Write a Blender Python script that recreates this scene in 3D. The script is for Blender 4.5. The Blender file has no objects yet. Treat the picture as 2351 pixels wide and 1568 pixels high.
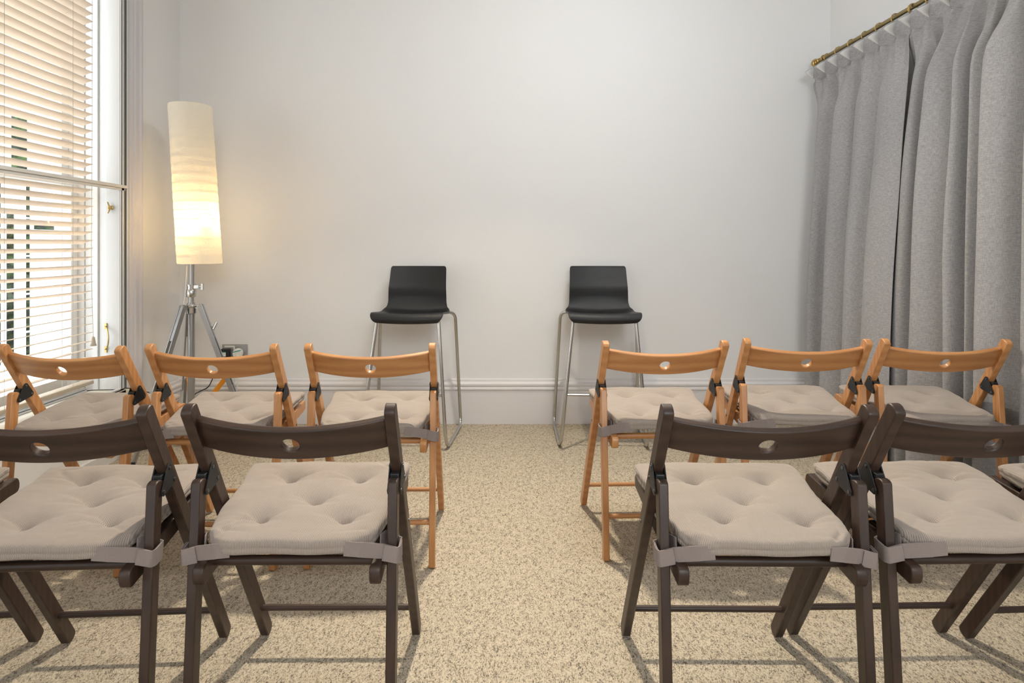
import bpy, bmesh, math, random
from mathutils import Vector, Matrix, noise
PI = math.pi
S = bpy.context.scene
COL = S.collection

# ------------------------------------------------------------------ camera
F, X0, Y0, H = 1433.6, 1141.4, 565.8, 1.109      # focal length, vanishing point (px of the 2351x1568 frame), eye height
cd = bpy.data.cameras.new('camera')
cam = bpy.data.objects.new('camera', cd); COL.objects.link(cam); S.camera = cam
cam.location = (0, 0, H); cam.rotation_euler = (PI/2, 0, 0)
cd.sensor_width = 36; cd.lens = F/2351*36
cd.shift_x = (1175.5-X0)/2351; cd.shift_y = (Y0-784)/2351
cd.clip_start = .05

# ------------------------------------------------------------------ view, world, lights
S.view_settings.view_transform = 'Standard'; S.view_settings.look = 'None'
S.view_settings.gamma = 1; S.view_settings.exposure = 0.37
try: S.view_settings.use_curve_mapping = False
except Exception: pass
S.cycles.use_denoising = True
S.cycles.max_bounces = 8; S.cycles.diffuse_bounces = 4; S.cycles.transparent_max_bounces = 16
S.cycles.caustics_reflective = False; S.cycles.caustics_refractive = False
S.cycles.sample_clamp_indirect = 30
w = bpy.data.worlds.new('world'); S.world = w; w.use_nodes = True
bg = w.node_tree.nodes['Background']; bg.inputs[0].default_value = (.92, .96, 1, 1); bg.inputs[1].default_value = 3.8

def area(name, loc, rot, sx, sy, power, col=(1, 1, 1), portal=False, shape='RECTANGLE'):
    l = bpy.data.lights.new(name, 'AREA'); l.shape = shape; l.size = sx
    if shape == 'RECTANGLE': l.size_y = sy
    l.energy = power; l.color = col
    if portal: l.cycles.is_portal = True
    o = bpy.data.objects.new(name, l); COL.objects.link(o); o.location = loc; o.rotation_euler = rot
    return o
kl = area('ceiling_downlight', (0.02, 2.98, 2.93), (-math.radians(32), 0, 0), .12, .12, 40, (1, .90, .72), shape='DISK')
kl.data.spread = math.radians(125)
area('fill_light', (.6, 2.35, 2.93), (math.radians(35), 0, 0), .5, .5, 22, (.90, .955, 1))  # added cool fill to brighten the back and right walls, no real fixture
area('fill_light', (.8, -2.1, 2.80), (math.radians(48), 0, 0), 1.6, 1.6, 88, (.90, .955, 1))  # added soft fill behind the camera, tilted at the back wall
area('window_portal', (-2.36, 2.68, 1.57), (0, -PI/2, 0), 2.4, 1.25, 1, portal=True)
area('window_portal', (-2.36, -.9, 1.57), (0, -PI/2, 0), 2.4, 1.3, 1, portal=True)

# ------------------------------------------------------------------ helpers
def mat(name):
    m = bpy.data.materials.new(name); m.use_nodes = True
    nt = m.node_tree; return m, nt, nt.nodes['Principled BSDF']
def N(nt, t, **kw):
    n = nt.nodes.new(t)
    for k, v in kw.items(): setattr(n, k, v)
    return n
def plain(name, c, rough=.5, metal=0, spec=.5, bump=0, bscale=60, coat=0):
    m, nt, b = mat(name)
    b.inputs['Base Color'].default_value = (*c, 1); b.inputs['Roughness'].default_value = rough
    b.inputs['Metallic'].default_value = metal; b.inputs['Specular IOR Level'].default_value = spec
    b.inputs['Coat Weight'].default_value = coat; b.inputs['Coat Roughness'].default_value = .25
    if bump:
        tc = N(nt, 'ShaderNodeTexCoord'); n = N(nt, 'ShaderNodeTexNoise'); n.inputs['Scale'].default_value = bscale; n.inputs['Detail'].default_value = 4
        bp = N(nt, 'ShaderNodeBump'); bp.inputs['Strength'].default_value = bump; bp.inputs['Distance'].default_value = .002
        nt.links.new(tc.outputs['Object'], n.inputs['Vector']); nt.links.new(n.outputs['Fac'], bp.inputs['Height']); nt.links.new(bp.outputs[0], b.inputs['Normal'])
    return m
def ramp(nt, a, b, p0=0, p1=1):
    r = N(nt, 'ShaderNodeValToRGB'); e = r.color_ramp.elements
    e[0].position = p0; e[1].position = p1; e[0].color = (*a, 1); e[1].color = (*b, 1); return r
def wood(name, c1, c2, rough, axis, scale=14, coat=.3):
    m, nt, b = mat(name)
    tc = N(nt, 'ShaderNodeTexCoord'); mp = N(nt, 'ShaderNodeMapping')
    sc = [1, 1, 1]; sc[axis] = .09; mp.inputs['Scale'].default_value = sc
    oi = N(nt, 'ShaderNodeObjectInfo'); va = N(nt, 'ShaderNodeVectorMath', operation='ADD')
    nt.links.new(tc.outputs['Object'], va.inputs[0]); nt.links.new(oi.outputs['Random'], va.inputs[1])
    nt.links.new(va.outputs[0], mp.inputs['Vector'])
    wv = N(nt, 'ShaderNodeTexWave', wave_type='RINGS', rings_direction='X' if axis != 0 else 'Y'); wv.inputs['Scale'].default_value = scale
    wv.inputs['Distortion'].default_value = 5; wv.inputs['Detail'].default_value = 2; wv.inputs['Detail Scale'].default_value = 1.2
    n = N(nt, 'ShaderNodeTexNoise'); n.inputs['Scale'].default_value = 260; n.inputs['Detail'].default_value = 3
    nt.links.new(mp.outputs[0], wv.inputs['Vector']); nt.links.new(mp.outputs[0], n.inputs['Vector'])
    mx = N(nt, 'ShaderNodeMath', operation='MULTIPLY_ADD'); mx.inputs[1].default_value = .45
    nt.links.new(wv.outputs['Fac'], mx.inputs[0])
    m2 = N(nt, 'ShaderNodeMath', operation='MULTIPLY'); m2.inputs[1].default_value = .55
    nt.links.new(n.outputs['Fac'], m2.inputs[0]); nt.links.new(m2.outputs[0], mx.inputs[2])
    r = ramp(nt, c1, c2, .15, .85); nt.links.new(mx.outputs[0], r.inputs[0]); nt.links.new(r.outputs[0], b.inputs['Base Color'])
    b.inputs['Roughness'].default_value = rough; b.inputs['Coat Weight'].default_value = coat; b.inputs['Coat Roughness'].default_value = .3
    return m

def fabric_striped():
    m, nt, b = mat('cushion_cotton')
    tc = N(nt, 'ShaderNodeTexCoord'); sp = N(nt, 'ShaderNodeSeparateXYZ'); nt.links.new(tc.outputs['Object'], sp.inputs[0])
    ns = N(nt, 'ShaderNodeTexNoise'); ns.inputs['Scale'].default_value = 9; nt.links.new(tc.outputs['Object'], ns.inputs['Vector'])
    a = N(nt, 'ShaderNodeMath', operation='MULTIPLY_ADD'); a.inputs[1].default_value = .004; nt.links.new(ns.outputs['Fac'], a.inputs[0]); nt.links.new(sp.outputs['X'], a.inputs[2])
    c = N(nt, 'ShaderNodeMath', operation='MULTIPLY'); c.inputs[1].default_value = 2*PI/.0033; nt.links.new(a.outputs[0], c.inputs[0])
    s = N(nt, 'ShaderNodeMath', operation='SINE'); nt.links.new(c.outputs[0], s.inputs[0])
    n2 = N(nt, 'ShaderNodeTexNoise'); n2.inputs['Scale'].default_value = 900; nt.links.new(tc.outputs['Object'], n2.inputs['Vector'])
    ad = N(nt, 'ShaderNodeMath', operation='MULTIPLY_ADD'); ad.inputs[1].default_value = .8; nt.links.new(n2.outputs['Fac'], ad.inputs[0]); nt.links.new(s.outputs[0], ad.inputs[2])
    r = ramp(nt, (.235, .192, .164), (.375, .318, .276), 0, 1); mr = N(nt, 'ShaderNodeMapRange'); mr.inputs['From Min'].default_value = -.7; mr.inputs['From Max'].default_value = .6
    nt.links.new(ad.outputs[0], mr.inputs['Value']); nt.links.new(mr.outputs[0], r.inputs[0]); nt.links.new(r.outputs[0], b.inputs['Base Color'])
    b.inputs['Roughness'].default_value = .9; b.inputs['Sheen Weight'].default_value = .15; b.inputs['Specular IOR Level'].default_value = .15
    bp = N(nt, 'ShaderNodeBump'); bp.inputs['Strength'].default_value = .25; bp.inputs['Distance'].default_value = .0008
    nt.links.new(ad.outputs[0], bp.inputs['Height']); nt.links.new(bp.outputs[0], b.inputs['Normal'])
    return m

def carpet_mat():
    m, nt, b = mat('carpet_loop')
    tc = N(nt, 'ShaderNodeTexCoord')
    mp = N(nt, 'ShaderNodeMapping'); mp.inputs['Rotation'].default_value = (0, 0, -.3); mp.inputs['Scale'].default_value = (1, .5, 1)
    nt.links.new(tc.outputs['Object'], mp.inputs['Vector'])
    v = N(nt, 'ShaderNodeTexVoronoi'); v.inputs['Scale'].default_value = 430; nt.links.new(mp.outputs[0], v.inputs['Vector'])
    sc = N(nt, 'ShaderNodeSeparateColor'); nt.links.new(v.outputs['Color'], sc.inputs[0])
    n = N(nt, 'ShaderNodeTexNoise'); n.inputs['Scale'].default_value = 70; n.inputs['Detail'].default_value = 5; n.inputs['Roughness'].default_value = .75; nt.links.new(mp.outputs[0], n.inputs['Vector'])
    ad = N(nt, 'ShaderNodeMath', operation='MULTIPLY_ADD'); ad.inputs[1].default_value = .5
    nt.links.new(sc.outputs[0], ad.inputs[0]); nt.links.new(n.outputs['Fac'], ad.inputs[2])
    r = ramp(nt, (.17, .14, .108), (.67, .575, .44), .46, .90); e = r.color_ramp.elements.new(.63); e.color = (.43, .362, .272, 1)
    nt.links.new(ad.outputs[0], r.inputs[0]); nt.links.new(r.outputs[0], b.inputs['Base Color'])
    b.inputs['Roughness'].default_value = .95; b.inputs['Specular IOR Level'].default_value = .1
    bp = N(nt, 'ShaderNodeBump'); bp.inputs['Strength'].default_value = .8; bp.inputs['Distance'].default_value = .004; bp.invert = True
    nt.links.new(v.outputs['Distance'], bp.inputs['Height']); nt.links.new(bp.outputs[0], b.inputs['Normal'])
    return m

def curtain_mat():
    m, nt, b = mat('curtain_linen')
    tc = N(nt, 'ShaderNodeTexCoord')
    out = []
    for s in ((60, 60, 1200), (1500, 1500, 60)):
        mp = N(nt, 'ShaderNodeMapping'); mp.inputs['Scale'].default_value = s
        n = N(nt, 'ShaderNodeTexNoise'); n.inputs['Scale'].default_value = 1; n.inputs['Detail'].default_value = 2
        nt.links.new(tc.outputs['Object'], mp.inputs['Vector']); nt.links.new(mp.outputs[0], n.inputs['Vector']); out.append(n)
    ad = N(nt, 'ShaderNodeMath', operation='ADD'); nt.links.new(out[0].outputs['Fac'], ad.inputs[0]); nt.links.new(out[1].outputs['Fac'], ad.inputs[1])
    r = ramp(nt, (.205, .197, .198), (.485, .47, .468), .72/1, 1.0); mr = N(nt, 'ShaderNodeMapRange'); mr.inputs['From Max'].default_value = 2
    r.color_ramp.elements[0].position = .34; r.color_ramp.elements[1].position = .66
    nt.links.new(ad.outputs[0], mr.inputs['Value']); nt.links.new(mr.outputs[0], r.inputs[0]); nt.links.new(r.outputs[0], b.inputs['Base Color'])
    b.inputs['Roughness'].default_value = .85; b.inputs['Specular IOR Level'].default_value = .2; b.inputs['Sheen Weight'].default_value = .1
    bp = N(nt, 'ShaderNodeBump'); bp.inputs['Strength'].default_value = .2; bp.inputs['Distance'].default_value = .001
    nt.links.new(ad.outputs[0], bp.inputs['Height']); nt.links.new(bp.outputs[0], b.inputs['Normal'])
    return m

def translucent(name, c, tcol, fac, bump=0, bscale=30):
    m, nt, b = mat(name)
    b.inputs['Base Color'].default_value = (*c, 1); b.inputs['Roughness'].default_value = .7; b.inputs['Specular IOR Level'].default_value = .2
    t = N(nt, 'ShaderNodeBsdfTranslucent'); t.inputs[0].default_value = (*tcol, 1)
    mx = N(nt, 'ShaderNodeMixShader'); mx.inputs[0].default_value = fac
    nt.links.new(b.outputs[0], mx.inputs[1]); nt.links.new(t.outputs[0], mx.inputs[2]); nt.links.new(mx.outputs[0], nt.nodes['Material Output'].inputs[0])
    if bump:
        tc = N(nt, 'ShaderNodeTexCoord'); mp = N(nt, 'ShaderNodeMapping'); mp.inputs['Scale'].default_value = (1, 1, 1.6)
        n = N(nt, 'ShaderNodeTexNoise', noise_type='RIDGED_MULTIFRACTAL') if False else N(nt, 'ShaderNodeTexNoise')
        n.inputs['Scale'].default_value = bscale; n.inputs['Detail'].default_value = 3; n.inputs['Distortion'].default_value = 1.2
        bp = N(nt, 'ShaderNodeBump'); bp.inputs['Strength'].default_value = bump; bp.inputs['Distance'].default_value = .006
        nt.links.new(tc.outputs['Object'], mp.inputs[0]); nt.links.new(mp.outputs[0], n.inputs['Vector']); nt.links.new(n.outputs['Fac'], bp.inputs['Height'])
        nt.links.new(bp.outputs[0], b.inputs['Normal']); nt.links.new(bp.outputs[0], t.inputs['Normal'])
    return m
def glass_mat():
    m, nt, b = mat('window_glass')
    tr = N(nt, 'ShaderNodeBsdfTransparent'); tr.inputs[0].default_value = (.97, .98, .98, 1)
    g = N(nt, 'ShaderNodeBsdfGlossy'); g.inputs['Roughness'].default_value = .02
    fr = N(nt, 'ShaderNodeFresnel'); fr.inputs[0].default_value = 1.45
    ge = N(nt, 'ShaderNodeNewGeometry'); sb = N(nt, 'ShaderNodeMath', operation='SUBTRACT'); sb.inputs[0].default_value = 1; nt.links.new(ge.outputs['Backfacing'], sb.inputs[1])
    mu = N(nt, 'ShaderNodeMath', operation='MULTIPLY'); nt.links.new(sb.outputs[0], mu.inputs[0]); nt.links.new(fr.outputs[0], mu.inputs[1])
    mx = N(nt, 'ShaderNodeMixShader'); nt.links.new(mu.outputs[0], mx.inputs[0]); nt.links.new(tr.outputs[0], mx.inputs[1]); nt.links.new(g.outputs[0], mx.inputs[2])
    nt.links.new(mx.outputs[0], nt.nodes['Material Output'].inputs[0]); return m
def hedge_mat():
    m, nt, b = mat('hedge_leaves')
    tc = N(nt, 'ShaderNodeTexCoord'); n = N(nt, 'ShaderNodeTexNoise'); n.inputs['Scale'].default_value = 14; n.inputs['Detail'].default_value = 6
    nt.links.new(tc.outputs['Object'], n.inputs['Vector'])
    r = ramp(nt, (.008, .022, .018), (.09, .20, .035), .42, .68); nt.links.new(n.outputs['Fac'], r.inputs[0]); nt.links.new(r.outputs[0], b.inputs['Base Color'])
    b.inputs['Roughness'].default_value = .6
    return m

M = dict(
    wall=plain('wall_paint', (.80, .787, .775), .75, spec=.25, bump=.25, bscale=45),
    skirting=plain('trim_paint', (.73, .70, .69), .45),
    trimwhite=plain('window_paint', (.80, .78, .76), .4),
    ceiling=plain('ceiling_paint', (.85, .84, .82), .9, bump=.2),
    sill=plain('sill_paint', (.80, .72, .60), .45),
    architrave=plain('architrave_shaded_paint', (.62, .59, .60), .45),  # purple-grey: the casing's shade is mixed into its base colour
    alu=plain('aluminium', (.62, .62, .62), .35, metal=1),
    alupaint=plain('secondary_frame_paint', (.66, .65, .63), .4),
    black=plain('black_plastic', (.012, .012, .013), .45),
    gasket=plain('rubber_gasket', (.012, .02, .022), .6),
    hinge=plain('black_hinge_metal', (.02, .02, .021), .5, metal=.3, bump=.3, bscale=300),
    screw=plain('screw_metal', (.16, .16, .16), .35, metal=1),
    stool=plain('stool_plastic', (.011, .011, .012), .40, spec=.4, bump=.35, bscale=700),
    chrome=plain('chrome_tube', (.55, .55, .54), .22, metal=1),
    steel=plain('brushed_steel', (.40, .40, .40), .38, metal=1),
    brass=plain('brass', (.55, .38, .14), .3, metal=1),
    brassdark=plain('aged_brass', (.34, .26, .12), .38, metal=1),
    orange=plain('orange_anodised_brace', (.72, .27, .02), .35, metal=.25),
    white=plain('white_plastic', (.75, .74, .70), .4),
    socket=plain('steel_faceplate', (.42, .42, .42), .4, metal=.8),
    teal=plain('teal_print', (.03, .35, .30), .6),
    wood_l=wood('beech_wood', (.57, .275, .104), (.43, .182, .058), .38, 2),
    wood_lx=wood('beech_wood_across', (.57, .275, .104), (.41, .172, .054), .38, 0, 9),
    wood_d=wood('dark_stained_wood', (.050, .026, .017), (.026, .013, .0085), .45, 2, coat=.06),
    wood_dx=wood('dark_stained_wood_across', (.056, .029, .019), (.022, .011, .0075), .45, 0, 9, coat=.06),
    cotton=fabric_striped(),
    strap=plain('cushion_tie_webbing', (.27, .225, .21), .9, spec=.1, bump=.5, bscale=500),
    seam=plain('cushion_seam', (.33, .29, .27), .9),
    carpet=carpet_mat(), linen=curtain_mat(),
    lining=plain('curtain_lining', (.70, .69, .67), .9),
    paper=translucent('rice_paper', (.84, .81, .74), (1.0, .93, .78), .42, bump=.4, bscale=26),
    slat=translucent('blind_slat_paint', (.90, .82, .735), (1, .90, .80), .42),
    glass=glass_mat(), hedge=hedge_mat(),
    facade=plain('white_render', (.86, .86, .84), .9, bump=.3, bscale=8),
    darkpane=plain('dark_pane', (.05, .075, .08), .2),
    paving=plain('outdoor_paving', (.45, .44, .42), .9),
    cord=plain('blind_cord', (.62, .58, .52), .8),
    beige=plain('tassel_wood', (.55, .45, .34), .5),
)

def box(bm, x0, x1, y0, y1, z0, z1):
    v = [bm.verts.new((x, y, z)) for x in (x0, x1) for y in (y0, y1) for z in (z0, z1)]
    for f in ((0, 1, 3, 2), (4, 6, 7, 5), (0, 4, 5, 1), (2, 3, 7, 6), (0, 2, 6, 4), (1, 5, 7, 3)): bm.faces.new([v[i] for i in f])
def prism(bm, pts, a0, a1, axis=0):
    """closed outline extruded along an axis; the outline gives the two other coordinates in x, y, z order"""
    def P(p, a):
        q = list(p); q.insert(axis, a); return q
    A = [bm.verts.new(P(p, a0)) for p in pts]; B = [bm.verts.new(P(p, a1)) for p in pts]
    n = len(pts); bm.faces.new(A); bm.faces.new(B[::-1])
    for i in range(n): bm.faces.new((A[i], B[i], B[(i+1) % n], A[(i+1) % n]))
def tube(bm, pts, r, seg=10, cap=True, close=False):
    pts = [Vector(p) for p in pts]; n = len(pts); rings = []
    nrm = None
    for i, p in enumerate(pts):
        if close: t = (pts[(i+1) % n]-pts[i-1]).normalized()
        else: t = (pts[min(i+1, n-1)]-pts[max(i-1, 0)]).normalized()
        if nrm is None:
            nrm = t.orthogonal().normalized()
        nrm = (nrm - t*nrm.dot(t)).normalized(); b = t.cross(nrm)
        rr = r[i] if isinstance(r, (list, tuple)) else r
        rings.append([bm.verts.new(p+nrm*math.cos(2*PI*k/seg)*rr+b*math.sin(2*PI*k/seg)*rr) for k in range(seg)])
    for i in range(n if close else n-1):
        A, B = rings[i], rings[(i+1) % n]
        for k in range(seg): bm.faces.new((A[k], A[(k+1) % seg], B[(k+1) % seg], B[k]))
    if cap and not close: bm.faces.new(rings[0][::-1]); bm.faces.new(rings[-1])
def ribbon(bm, pts, hgt, th, up=Vector((0, 0, 1)), wid=None):
    """flat band of height hgt and thickness th swept along a path"""
    pts = [Vector(p) for p in pts]; n = len(pts); R = []
    for i, p in enumerate(pts):
        t = (pts[min(i+1, n-1)]-pts[max(i-1, 0)]).normalized(); s = t.cross(up).normalized(); u = s.cross(t).normalized()
        R.append([bm.verts.new(p+u*a*hgt/2+s*b*th/2) for a, b in ((1, 1), (1, -1), (-1, -1), (-1, 1))])
    for i in range(n-1):
        for k in range(4): bm.faces.new((R[i][k], R[i][(k+1) % 4], R[i+1][(k+1) % 4], R[i+1][k]))
    bm.faces.new(R[0][::-1]); bm.faces.new(R[-1])
def lathe(bm, prof, seg=24, mtx=None):
    R = []
    for r, z in prof:
        R.append([bm.verts.new((max(r, 1e-5)*math.cos(2*PI*k/seg), max(r, 1e-5)*math.sin(2*PI*k/seg), z)) for k in range(seg)])
    for i in range(len(R)-1):
        for k in range(seg): bm.faces.new((R[i][k], R[i][(k+1) % seg], R[i+1][(k+1) % seg], R[i+1][k]))
    bm.faces.new(R[0][::-1]); bm.faces.new(R[-1])
    if mtx is not None: bmesh.ops.transform(bm, matrix=mtx, verts=[v for r in R for v in r])
def smooth_path(P, n=8, closed=False):
    P = [Vector(p) for p in P]; out = []
    m = len(P)
    for i in range(m if closed else m-1):
        if closed: a, b, c, d = P[i-1], P[i], P[(i+1) % m], P[(i+2) % m]
        else: a, b, c, d = P[max(i-1, 0)], P[i], P[i+1], P[min(i+2, m-1)]
        for k in range(n):
            t = k/n; out.append(.5*((2*b)+(-a+c)*t+(2*a-5*b+4*c-d)*t*t+(-a+3*b-3*c+d)*t**3))
    if not closed: out.append(P[-1])
    return out
def fillet(P, r, n=5):
    P = [Vector(p) for p in P]; out = [P[0]]; rs = r if isinstance(r, (list, tuple)) else [r]*len(P)
    for i in range(1, len(P)-1):
        a, b, c = P[i-1], P[i], P[i+1]; r = rs[i]; u = (a-b); v = (c-b)
        d = min(r, u.length*.48, v.length*.48); p0 = b+u.normalized()*d; p1 = b+v.normalized()*d
        for k in range(n+1):
            t = k/n; out.append((1-t)**2*p0+2*t*(1-t)*b+t*t*p1)
    out.append(P[-1]); return out

def obj(name, bm, m, parent=None, smooth=False, bevel=0, ang=35, sub=0, seg=2):
    bmesh.ops.recalc_face_normals(bm, faces=bm.faces[:])
    me = bpy.data.meshes.new(name); bm.to_mesh(me); bm.free()
    for mm in (m if isinstance(m, (list, tuple)) else [m]): me.materials.append(mm)
    o = bpy.data.objects.new(name, me); COL.objects.link(o); o.parent = parent
    if bevel:
        b = o.modifiers.new('bevel', 'BEVEL'); b.width = bevel; b.segments = seg; b.limit_method = 'ANGLE'; b.angle_limit = math.radians(30)
    if sub:
        s = o.modifiers.new('sub', 'SUBSURF'); s.levels = sub; s.render_levels = sub
    if smooth:
        for p in me.polygons: p.use_smooth = True
        me.set_sharp_from_angle(angle=math.radians(ang)) if not sub else None
    return o
def tag(o, label=None, cat=None, group=None, kind=None):
    if label: o['label'] = label
    if cat: o['category'] = cat
    if group: o['group'] = group
    if kind: o['kind'] = kind
    return o
def empty(name, loc=(0, 0, 0), rz=0):
    o = bpy.data.objects.new(name, None); COL.objects.link(o); o.location = loc; o.rotation_euler = (0, 0, rz); o.empty_display_size = .1
    return o
def copy_tree(o, parent=None):
    kids = [c for c in COL.objects if c.parent == o]
    c = o.copy(); COL.objects.link(c); c.parent = parent
    for k in kids: copy_tree(k, c)
    return c
def NB(): return bmesh.new()

# ------------------------------------------------------------------ the room
XL, XR, YB, YR, ZC = -1.99, 2.09, 3.915, -3.2, 2.95
b = NB(); box(b, XL-.35, XR+.3, YR-.2, YB+.2, -.12, 0); tag(obj('floor', b, M['carpet']), 'fleck patterned beige grey loop pile carpet', None, None, 'structure')
b = NB(); box(b, XL-.35, XR+.3, YR-.2, YB+.2, ZC, ZC+.12); tag(obj('ceiling', b, M['ceiling']), kind='structure')
b = NB(); box(b, XL-.35, XR+.3, YB, YB+.2, 0, ZC); tag(obj('wall_back', b, M['wall']), kind='structure')
b = NB(); box(b, XL-.35, XR+.3, YR-.2, YR, 0, ZC); tag(obj('wall_front', b, M['wall']), kind='structure')
b = NB(); box(b, XR, XR+.3, YR, YB, 0, ZC); tag(obj('wall_right', b, M['wall']), kind='structure')
WY0, WY1, WZ0, WZ1 = 2.05, 3.315, .33, 2.80
VY0, VY1 = -1.55, -.25
b = NB()
for y0, y1, z0, z1 in ((WY1, YB, 0, ZC), (WY0, WY1, 0, WZ0), (WY0, WY1, WZ1, ZC), (VY1, WY0, 0, ZC), (VY0, VY1, 0, WZ0), (VY0, VY1, WZ1, ZC), (YR, VY0, 0, ZC)):
    box(b, XL-.35, XL, y0, y1, z0, z1)
bmesh.ops.remove_doubles(b, verts=b.verts[:], dist=1e-5)
tag(obj('wall_left', b, M['wall']), kind='structure')

def skirt_profile():
    # (out from wall, z): tall Victorian board with stepped moulding
    return [(0, 0), (.016, 0), (.016, .208), (.018, .212), (.023, .216), (.023, .224), (.019, .230), (.019, .236), (.024, .242), (.024, .252), (.018, .257), (.012, .262), (.010, .270), (.010, .276), (.004, .281), (0, .281)]
b = NB(); prism(b, [(YB-p, z) for p, z in skirt_profile()], XL, XR, 0); tag(obj('baseboard_back', b, M['skirting']), kind='structure')
b = NB(); prism(b, [(XL+p, z) for p, z in skirt_profile()], 3.46, YB-.02, 1)
prism(b, [(XL+p, min(z, .281)) for p, z in [(0, 0), (.012, 0), (.012, .06), (0, .065)]], VY1+.1, 3.46, 1)
tag(obj('baseboard_left', b, M['skirting']), kind='structure')
b = NB(); prism(b, [(XR-p, z) for p, z in skirt_profile()], 1.0, YB-.02, 1); tag(obj('baseboard_right', b, M['skirting']), kind='structure')

# ---- window_1: frame, sill, sashes, secondary glazing
def window(name, y0, y1, detail):
    W = empty(name, (XL, y1, WZ0)); W['kind'] = 'structure'; inv = Matrix.Translation((-XL, -y1, -WZ0))
    def part(nm, bm, m, **k):
        bmesh.ops.transform(bm, matrix=inv, verts=bm.verts[:]); return obj(nm, bm, m, W, **k)
    # shutter-box linings on both jambs and head
    b = NB()
    for s, y in ((-1, y1), (1, y0)):
        def bx(xa, xb, d, z0=WZ0, z1=WZ1):
            ya, yb = (y-d, y) if s < 0 else (y, y+d); box(b, xa, xb, ya, yb, z0, z1)
        bx(-2.068, XL-.006, .015); bx(-2.109, -2.071, .006); bx(-2.137, -2.111, .018); bx(-2.18, -2.14, .010); bx(-2.34, -2.182, .018)
    box(b, -2.34, XL-.006, y0, y1, WZ1-.02, WZ1)
    part('window_lining', b, M['trimwhite'], bevel=.0015)
    # architrave
    b = NB(); prof = [(0, 0), (.012, .0), (.014, .012), (.020, .018), (.020, .032), (.026, .040), (.026, .070), (.034, .078), (.034, .092), (.028, .097), (0, .097)]
    prism(b, [(XL+p, y1+.043+q) for p, q in prof], .0, WZ1+.13, 2)
    prism(b, [(XL+p, y0-.043-q) for p, q in prof], .0, WZ1+.13, 2)
    box(b, XL, XL+.03, y0-.14, y1+.14, WZ1+.04, WZ1+.14)
    part('architrave', b, M['architrave'])
    # sill board
    b = NB(); box(b, -2.34, XL+.022, y0, y1, WZ0, WZ0+.022); box(b, XL, XL+.022, y0-.04, y1+.042, WZ0, WZ0+.022)
    part('window_sill', b, M['sill'], bevel=.004)
    # outer sliding sashes
    zm = 1.45
    for nm, xs, za, zb in (('lower_sash', -2.235, WZ0+.022, zm+.02), ('upper_sash', -2.285, zm-.025, WZ1-.02)):
        b = NB(); yy0, yy1 = y0+.02, y1-.02; xa, xb = xs-.022, xs+.022
        box(b, xa, xb, yy0, yy0+.05, za, zb); box(b, xa, xb, yy1-.05, yy1, za, zb)
        bot = .085 if nm == 'lower_sash' else .045
        box(b, xa, xb, yy0+.05, yy1-.05, za, za+bot); box(b, xa, xb, yy0+.05, yy1-.05, zb-.045, zb)
        s = part(nm, b, M['trimwhite'], bevel=.002)
        g = NB(); box(g, xs-.002, xs+.002, yy0+.05, yy1-.05, za+bot, zb-.045); bmesh.ops.transform(g, matrix=inv, verts=g.verts[:])
        obj('pane', g, M['glass'], s)
    return W, part
W1, part = window('window_1', WY0, WY1, True)
tag(W1, 'tall white sash window with secondary glazing behind the blind')
# secondary glazing
b = NB(); X2 = -1.992
box(b, X2-.012, X2+.008, 3.302, 3.322, WZ0+.022, WZ1); box(b, X2-.012, X2+.004, 3.326, 3.334, WZ0+.022, WZ1); box(b, X2-.012, X2+.010, 3.340, 3.358, WZ0+.022, WZ1)
box(b, X2-.012, X2+.008, WY0, WY0+.03, WZ0+.022, WZ1); box(b, X2-.012, X2+.008, WY0+.03, 3.302, WZ1-.03, WZ1); box(b, X2-.012, X2+.008, WY0+.03, 3.302, WZ0+.022, WZ0+.03)
sg = part('secondary_frame', b, M['alupaint'], bevel=.001)
b = NB(); box(b, X2+.0055, X2+.0088, 3.3005, 3.3022, WZ0+.022, WZ1); box(b, X2-.012, X2+.0085, 3.3225, 3.3252, WZ0+.022, WZ1); box(b, X2+.005, X2+.0088, 3.3375, 3.3398, WZ0+.022, WZ1)
part('gasket', b, M['gasket'])
b = NB(); box(b, X2-.004, X2+.014, WY0, 3.352, 1.418, 1.434); box(b, X2-.004, X2+.008, WY0, 3.335, 1.405, 1.418)
part('meeting_rail', b, M['alupaint'], bevel=.001)
b = NB(); box(b, X2-.008, X2-.005, WY0+.03, 3.297, WZ0+.03, WZ1-.03); part('secondary_pane', b, M['glass'])
b = NB(); box(b, -2.175, -2.150, WY0, 3.28, WZ0+.022, WZ0+.034); box(b, -2.142, -2.136, WY0, 3.28, WZ0+.022, WZ0+.03); part('sill_track', b, M['alu'], bevel=.001)
# brass fittings on the window lining
hy = 3.296
def jamb(px, py, Y=3.298): return Vector(((px-X0)/F*Y, Y, H-(py-Y0)/F*Y))
b = NB(); p0, p1 = jamb(243, 749), jamb(243, 802)
mid = jamb(257, 776)
tube(b, smooth_path([p0+Vector((0, -.004, 0)), jamb(252, 757)+Vector((0, -.02, 0)), mid+Vector((0, -.03, 0)), jamb(252, 795)+Vector((0, -.02, 0)), p1+Vector((0, -.004, 0))], 8), .0035, 8)
for p in (p0, p1): box(b, p.x-.006, p.x+.006, p.y-.004, p.y+.002, p.z-.016, p.z+.016)
part('sash_handle', b, M['brass'], smooth=True)
b = NB(); c = jamb(256, 477)
lathe(b, [(.012, 0), (.012, .003), (.006, .006), (.005, .014), (.009, .018), (.008, .024), (.003, .027)], 16, Matrix.Translation(c) @ Matrix.Rotation(PI/2, 4, 'X'))
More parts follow.
